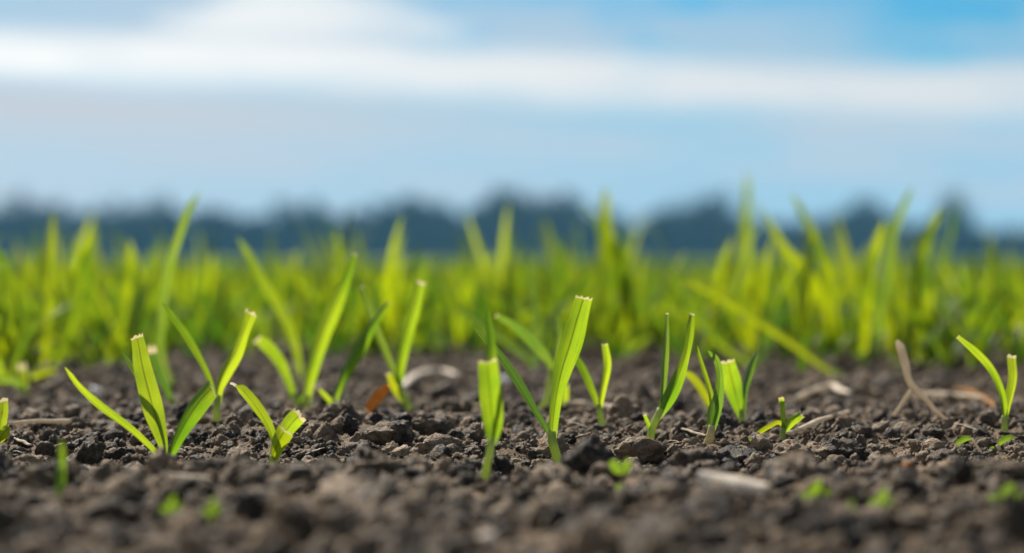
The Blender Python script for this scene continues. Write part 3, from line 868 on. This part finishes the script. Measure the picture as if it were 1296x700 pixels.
straw('thin straight straw lying on the soil at the left edge', [[(14, 536, 8), (45, 533, 9), (80, 533, 10), (106, 532, 8)]], 1.27, M_STRAW)
straw('blurred brown straw lying in the soil before the right grass', [[(1160, 498, 12), (1200, 500, 13), (1250, 504, 11)]], 1.50, M_STRAW)
straw('reddish brown twig lying between the broken straw and the curved seedling', [[(1212, 492, 11), (1235, 498, 12), (1262, 515, 9)]], 1.42, M_DRY)
straw('blurred straw end at the foot of the right grass', [[(1056, 488, 12), (1064, 494, 12), (1076, 498, 8)]], 1.55, M_STRAW_PALE)
straw('short brown straw lying behind the broad blunt seedling', [[(1005, 505, 10), (1030, 494, 12), (1055, 486, 9)]], 1.48, M_STRAW)
straw('thin wavy root fibre on the soil below the bluish hooked seedling', [[(860, 541, 5), (875, 546, 5), (895, 551, 4)]], 1.2, M_STRAW)
straw('short pale fibre lying in the soil behind the small upright spike', [[(20, 555, 5), (32, 560, 6), (40, 563, 4)]], 1.1, M_STRAW)
straw('small orange grain husk in the right foreground soil', [[(1143, 590, 5), (1149, 587, 9), (1156, 585, 5)]], .99, M_DRY, 'husk', 'husk')

def flat_bit(name, label, pts, dr, mat, thick, lean, tilt, cat):
    """a lying leaf or flat stalk with thickness"""
    n = 18; q = catmull(pts, n); t = np.linspace(0, 1, n)
    dr = ground_dr(pts[-1][0], pts[-1][1] + pts[-1][2] * .4, .0022)
    y = D0 * dr + lean * t; kk = y / D0
    c = np.stack([(q[:, 0] - CX) * S * kk, y, H - (q[:, 1] - HOR) * S * kk], 1)
    w = q[:, 2] * S * kk
    v, uv = sheet(c, w, np.full(n, tilt), np.full(n, .3), 7, .15, int(pts[0][0]) % 40)
    N = np.array([0, -math.sin(abs(tilt) + .2), math.cos(abs(tilt) + .2)])
    v2 = np.concatenate([v, (v - N * thick)[:, ::-1]], 1)
    m = v2.shape[1]
    v2 = np.concatenate([v2, v2[:, :1]], 1); m += 1
    o0 = c[n // 2]
    o = obj(name, mesh_np(name, v2.reshape(-1, 3) - o0, grid_quads(n, m)), mat)
    o.location = o0
    return tag(o, label, cat, 'old straw and litter on the soil')
flat_bit('flat_straw', 'pale flat piece of straw lying in the foreground right of centre', [(884, 598, 8), (905, 603, 14), (935, 608, 16), (972, 616, 10)], .90, M_STRAW_PALE, .0004, -.004, .9, 'straw')
flat_bit('flat_straw', 'pale bark-like fragment in front of the left sharp seedling', [(212, 601, 5), (235, 603, 9), (262, 605, 5)], .93, M_STRAW, .0006, .0, .9, 'straw')
flat_bit('dry_leaf', 'orange dry leaf leaning at the foot of the forked seedling left of centre', [(492, 488, 8), (480, 501, 14), (465, 519, 9)], 1.36, M_DRY, .0003, -.004, .3, 'leaf')

for k in range(26):
    fx = random.uniform(10, 1286); fy = random.choice([random.uniform(528, 600), random.uniform(528, 600), random.uniform(500, 680)])
    L = random.uniform(5, 15); sl = random.uniform(-.45, .45); w = random.uniform(1.8, 3.2)
    f = straw('tiny pale straw fleck lying loose among the soil crumbs', [[(fx - L, fy - sl * L, w * .6), (fx, fy - random.uniform(0, 2), w), (fx + L, fy + sl * L, w * .5)]], 1.0, random.choice([M_STRAW, M_STRAW_PALE, M_STRAW]), 'straw', 'straw_fleck')
    f['group'] = 'tiny straw flecks among the crumbs'

def bit(label, px, py, w, h, dr, mat, name='pebble', cat='pebble', seed=0):
    v, f = ICO[3]
    dr = ground_dr(px, py + h * .4)
    p = v * (1 + 0.22 * fbm(*(v.T * 1.6 + seed), seed=seed, octv=2))[:, None] * np.array([w / 2, min(w, h) / 2, h / 2]) * S * dr
    o = obj(name, mesh_np(name, p, None, f), mat)
    o.location = P(px, py, dr); o.rotation_euler = (0, random.uniform(-.5, .5), 0)
    return tag(o, label, cat, 'pale bits on the soil')
bit('white shell fragment lying on the soil left of the left sharp seedling', 122, 496, 17, 11, 1.5, M_WHITE, 'shell_fragment', 'fragment', 1)
bit('white fragment on the soil behind the broad flat-cut leaf near centre', 638, 482, 16, 12, 1.62, M_WHITE, 'shell_fragment', 'fragment', 4)
bit('pale blurred pebble at the bottom edge near the middle', 617, 682, 22, 22, .72, M_STRAW_PALE, 'pebble', 'pebble', 5)
bit('small pale pebble in the soft foreground left of centre', 468, 632, 12, 11, .86, M_STRAW_PALE, 'pebble', 'pebble', 6)
bit('pale blurred pebble low in the foreground right of centre', 632, 648, 20, 14, .8, M_STRAW, 'pebble', 'pebble', 7)


# ------------------------------------------------------------------ the crop behind
G3 = 'young grass plants of the blurred crop'
def crop(label, blades, dr, mats=None, base=None):
    b = base or blades[0][0]
    pl = Plant('grass_plant', label, (b[0], drow_y(dr)), dr, 'grass', G3)
    pl.stem([(b[0], drow_y(dr), 9), (b[0], b[1], 8), (b[0] + (blades[0][1][0] - b[0]) * .3, b[1] + (blades[0][1][1] - b[1]) * .3, 7)])
    for k, pts in enumerate(blades):
        pts = [(a, b, w * (.8 if w > 6 else 1)) for a, b, w in pts]
        pl.leaf(pts, 0, lean=random.uniform(-.008, .008), yaw=random.uniform(-.3, .3), fold=.4, mat=(mats or [M_CROP])[k % len(mats or [1])])
    return pl
def drow_y(dr): return HOR + 260.0 / dr
crop('tall thin bluish blade rising above the left grass to the sky', [[(222, 500, 8), (205, 450, 10), (205, 395, 12), (213, 340, 13), (224, 305, 13), (238, 266, 11), (253, 243, 4)]], 1.6, [M_LEAF_BLUE])
crop('blurred blade leaning left behind the tall pointed seedling', [[(382, 488, 8), (374, 440, 12), (362, 405, 13), (338, 366, 13), (314, 322, 10), (300, 300, 4)]], 1.62, [M_LEAF])
crop('dark upright blade behind the arching leaf of the bluish seedling', [[(680, 470, 6), (679, 430, 10), (676, 385, 11), (668, 326, 5)], [(682, 468, 7), (660, 446, 11), (626, 421, 13), (576, 388, 6)]], 1.72, [M_LEAF_BLUE])
crop('tall bright blade pair rising above the grass at centre right', [[(772, 470, 12), (770, 400, 24), (768, 330, 27), (765, 285, 22), (766, 236, 6)], [(772, 470, 10), (790, 410, 17), (790, 350, 19), (775, 295, 8)], [(772, 470, 10), (800, 420, 14), (830, 390, 12), (850, 384, 4)]], 2.1, [M_CROP])
crop('long yellow blade slanting down to the right before the right grass', [[(1062, 474, 7), (1040, 462, 9), (1005, 436, 11), (960, 406, 13), (915, 376, 14), (880, 360, 9), (862, 356, 3)]], 1.72, [M_LEAF_YEL])
crop('second slanting yellow-green blade just below the long yellow one', [[(1000, 470, 7), (968, 464, 9), (928, 446, 12), (893, 412, 12), (862, 370, 9), (848, 340, 3)]], 1.85, [M_LEAF])
crop('tall leaning blade right of centre whose tip reaches the sky', [[(1060, 470, 10), (1056, 410, 15), (1048, 345, 17), (1029, 296, 15), (1002, 244, 5)], [(1060, 470, 9), (1056, 425, 13), (1029, 355, 15), (992, 314, 14), (968, 270, 5)]], 1.95, [M_CROP])
crop('upright blade left of the bluish leaning blade in the right grass', [[(1092, 466, 10), (1097, 400, 14), (1104, 333, 17), (1112, 300, 13), (1119, 280, 5)]], 1.86, [M_CROP])
crop('bluish blade leaning right into the sky above the right grass', [[(1095, 470, 10), (1108, 420, 13), (1117, 383, 14), (1129.6, 300.5, 15), (1142, 266, 12), (1155, 236, 5)]], 1.9, [M_LEAF_BLUE, M_CROP])
crop('broad bright blade with hooked dark tip in the right grass', [[(1168, 462, 12), (1165, 420, 20), (1163, 360, 22), (1168, 318, 20), (1178, 288, 15), (1194, 260, 5)], [(1168, 462, 10), (1150, 420, 14), (1140, 380, 12), (1136, 350, 5)]], 1.92, [M_CROP])
crop('faint tall blade pair standing highest in the right grass', [[(943, 462, 10), (941, 380, 17), (944, 300, 18), (946, 218, 7)], [(943, 462, 9), (925, 400, 14), (918, 350, 13), (912, 320, 5)]], 2.45, [M_CROP])
crop('bright tuft of upright blades at the left edge of the grass', [[(52, 486, 9), (56, 420, 15), (60, 340, 17), (68, 266, 5)], [(52, 486, 9), (30, 420, 14), (8, 340, 16), (-12, 310, 6)], [(52, 486, 9), (85, 420, 14), (104, 340, 15), (124, 290, 5)]], 1.82, [M_CROP])
crop('bright blade tuft between the left edge and the tall thin blade', [[(128, 476, 9), (120, 410, 14), (112, 350, 14), (104, 318, 5)], [(128, 476, 9), (150, 420, 15), (162, 350, 16), (166, 305, 5)], [(128, 476, 9), (100, 440, 12), (76, 425, 5)]], 1.9, [M_CROP])
crop('yellow-green low tuft at the left edge of the soil', [[(10, 492, 9), (20, 450, 14), (40, 410, 13), (58, 390, 5)], [(10, 492, 9), (-10, 450, 14), (-30, 420, 5)], [(10, 492, 9), (40, 474, 14), (72, 468, 5)]], 1.62, [M_CROP, M_LEAF])

# prototypes for the rest of the crop
def blade3(az_, elev, L, w, droop, seed, n=9, m=5):
    """one free blade growing from the origin"""
    r = np.random.default_rng(seed)
    t = np.linspace(0, 1, n)
    e = elev - droop * t ** 1.6
    st = L / (n - 1)
    hx = np.concatenate([[0], np.cumsum(np.cos(e[:-1]) * st)]); hz = np.concatenate([[0], np.cumsum(np.sin(e[:-1]) * st)])
    side = 0.06 * L * np.sin(t * 2.5 + r.uniform(0, 6)) * t
    dx, dy = math.cos(az_), math.sin(az_)
    c = np.stack([hx * dx - side * dy, hx * dy + side * dx, hz], 1)
    wid = w * np.interp(t, [0, .12, .4, .75, .93, 1], [.45, .8, 1, .8, .4, .06])
    T = np.gradient(c, axis=0); T /= np.linalg.norm(T, axis=1)[:, None]
    Sd = np.array([-dy, dx, 0.0]); Sd = Sd[None] - T * (T @ Sd)[:, None]; Sd /= np.linalg.norm(Sd, axis=1)[:, None]
    N = np.cross(Sd, T)
    tw = r.uniform(-1.4, 1.4) * t + r.uniform(-.8, .8)
    S2 = Sd * np.cos(tw)[:, None] + N * np.sin(tw)[:, None]; N2 = N * np.cos(tw)[:, None] - Sd * np.sin(tw)[:, None]
    u = np.linspace(-1, 1, m)
    v = c[:, None] + S2[:, None] * (u[None, :, None] * wid[:, None, None] / 2) + N2[:, None] * (np.abs(u) ** 1.5)[None, :, None] * wid[:, None, None] * .18
    uv = np.stack(np.broadcast_arrays((u[None] + 1) / 2, t[:, None]), -1)
    return v.reshape(-1, 3), grid_quads(n, m), uv.reshape(-1, 2)
def plant_blades(r, tall=False):
    k = int(r.integers(3, 6)); a0 = r.uniform(0, 6.28); out = []
    for j in range(k):
        if tall and r.random() < .12:
            out.append((a0 + j * 2.4, r.uniform(1.25, 1.52), r.uniform(.048, .066), r.uniform(.0028, .0040), r.uniform(.1, .7))); continue
        out.append((a0 + j * 2.4 + r.uniform(-.5, .5), r.uniform(.85, 1.52), r.uniform(.024, .050), r.uniform(.0021, .0038), r.uniform(.1, 1.1)))
    return out
PROTO = []
rp = np.random.default_rng(77)
for k in range(14):
    leaves = []
    for j, b in enumerate(plant_blades(rp, True)):
        v, q, uv = blade3(*b, seed=k * 10 + j)
        me = mesh_np('leaf', v + np.array([0, 0, .004]), q, None, True, uv); me.materials.append(M_LEAF_YEL if rp.random() < .12 else M_CROP)
        leaves.append(me)
    v, q, t = tube_arrays([(0, 0, -.008), (0, 0, .002), (0.0003, 0, .012)], [.0012, .0011, .0009], 7)
    st = mesh_np('stem', v, q, t); st.materials.append(M_STEM)
    PROTO.append((leaves, st))
EDGE = ([-400, 0, 130, 220, 330, 560, 700, 850, 1300, 1700], [1.55, 1.62, 1.72, 1.86, 1.95, 1.95, 1.88, 1.80, 1.78, 1.78])
def edge_at(x, y): return float(np.interp(CX + x / y / PXA, *EDGE) * D0 + 0.11 * vnoise(np.array([x / .055]), np.array([3.3]), None, 61)[0])
n_ind = 0
rc = np.random.default_rng(5)
cand = []
while len(cand) < 285:
    y = 0.66 + 0.75 * rc.random() ** 0.8
    x = rc.uniform(-1, 1) * (0.245 * y + 0.03)
    if y < edge_at(x, y) + rc.exponential(.05) - .03: continue
    cand.append((x, y))
LAB = 'blurred young grass plant in the green mass of the crop behind the bare soil'
for x, y in cand:
    leaves, st = PROTO[int(rc.integers(len(PROTO)))]
    e = empty('grass_plant', (x, y, float(height(x, y))))
    e.rotation_euler = (rc.uniform(-.1, .1), rc.uniform(-.1, .1), rc.uniform(0, 6.28))
    sc = rc.uniform(.62, 1.06)
    e.scale = (sc, sc, sc)
    tag(e, LAB, 'grass', G3)
    link(bpy.data.objects.new('stem', st), e)
    for me in leaves: link(bpy.data.objects.new('leaf', me), e)
# everything farther back is one mass of grass
def far_field(n, y0, y1, nseg, m, bias, seed, wmul=1.0, hmul=1.0):
    r = np.random.default_rng(seed); lib_ = []
    for k in range(24):
        vs, qs, us, o = [], [], [], 0
        for j, b in enumerate(plant_blades(r)):
            b = (b[0], b[1], b[2] * hmul, b[3] * wmul, b[4])
            v, q, uv = blade3(*b, seed=seed + k * 10 + j, n=nseg, m=m)
            vs.append(v); qs.append(q + o); us.append(uv); o += len(v)
        lib_.append((np.concatenate(vs), np.concatenate(qs), np.concatenate(us)))
    V, Q, U, o = [], [], [], 0
    for i in range(n):
        y = (y0 ** bias + r.random() * (y1 ** bias - y0 ** bias)) ** (1 / bias)
        x = r.uniform(-1, 1) * (0.25 * y + .12)
        if y < 1.15 and y < edge_at(x, y) + r.exponential(.06): continue
        v, q, uv = lib_[int(r.integers(24))]
        a = r.uniform(0, 6.28); s = r.uniform(.75, 1.12); c, d = math.cos(a) * s, math.sin(a) * s
        z0 = float(height(np.array([x]), np.array([y]))[0]) if y < 3 else 0.0
        V.append(np.stack([v[:, 0] * c - v[:, 1] * d + x, v[:, 0] * d + v[:, 1] * c + y, v[:, 2] * s + z0], 1)); Q.append(q + o); U.append(uv); o += len(v)
    return np.concatenate(V), np.concatenate(Q), np.concatenate(U)
v1, q1, u1 = far_field(9000, .72, 4.2, 6, 3, 1.3, 900, 1.0, .82)
v2, q2, u2 = far_field(9000, 4.2, 22.0, 4, 2, 1.3, 901, 1.5, .66)
crop_far = obj('crop_grass', mesh_np('crop_grass', np.concatenate([v1, v2]), np.concatenate([q1, q2 + len(v1)]), None, True, np.concatenate([u1, u2])), None)
crop_far.data.materials.append(M_CROP)
tag(crop_far, 'dense green mass of young crop stretching back to the far trees', 'grass', kind='stuff')
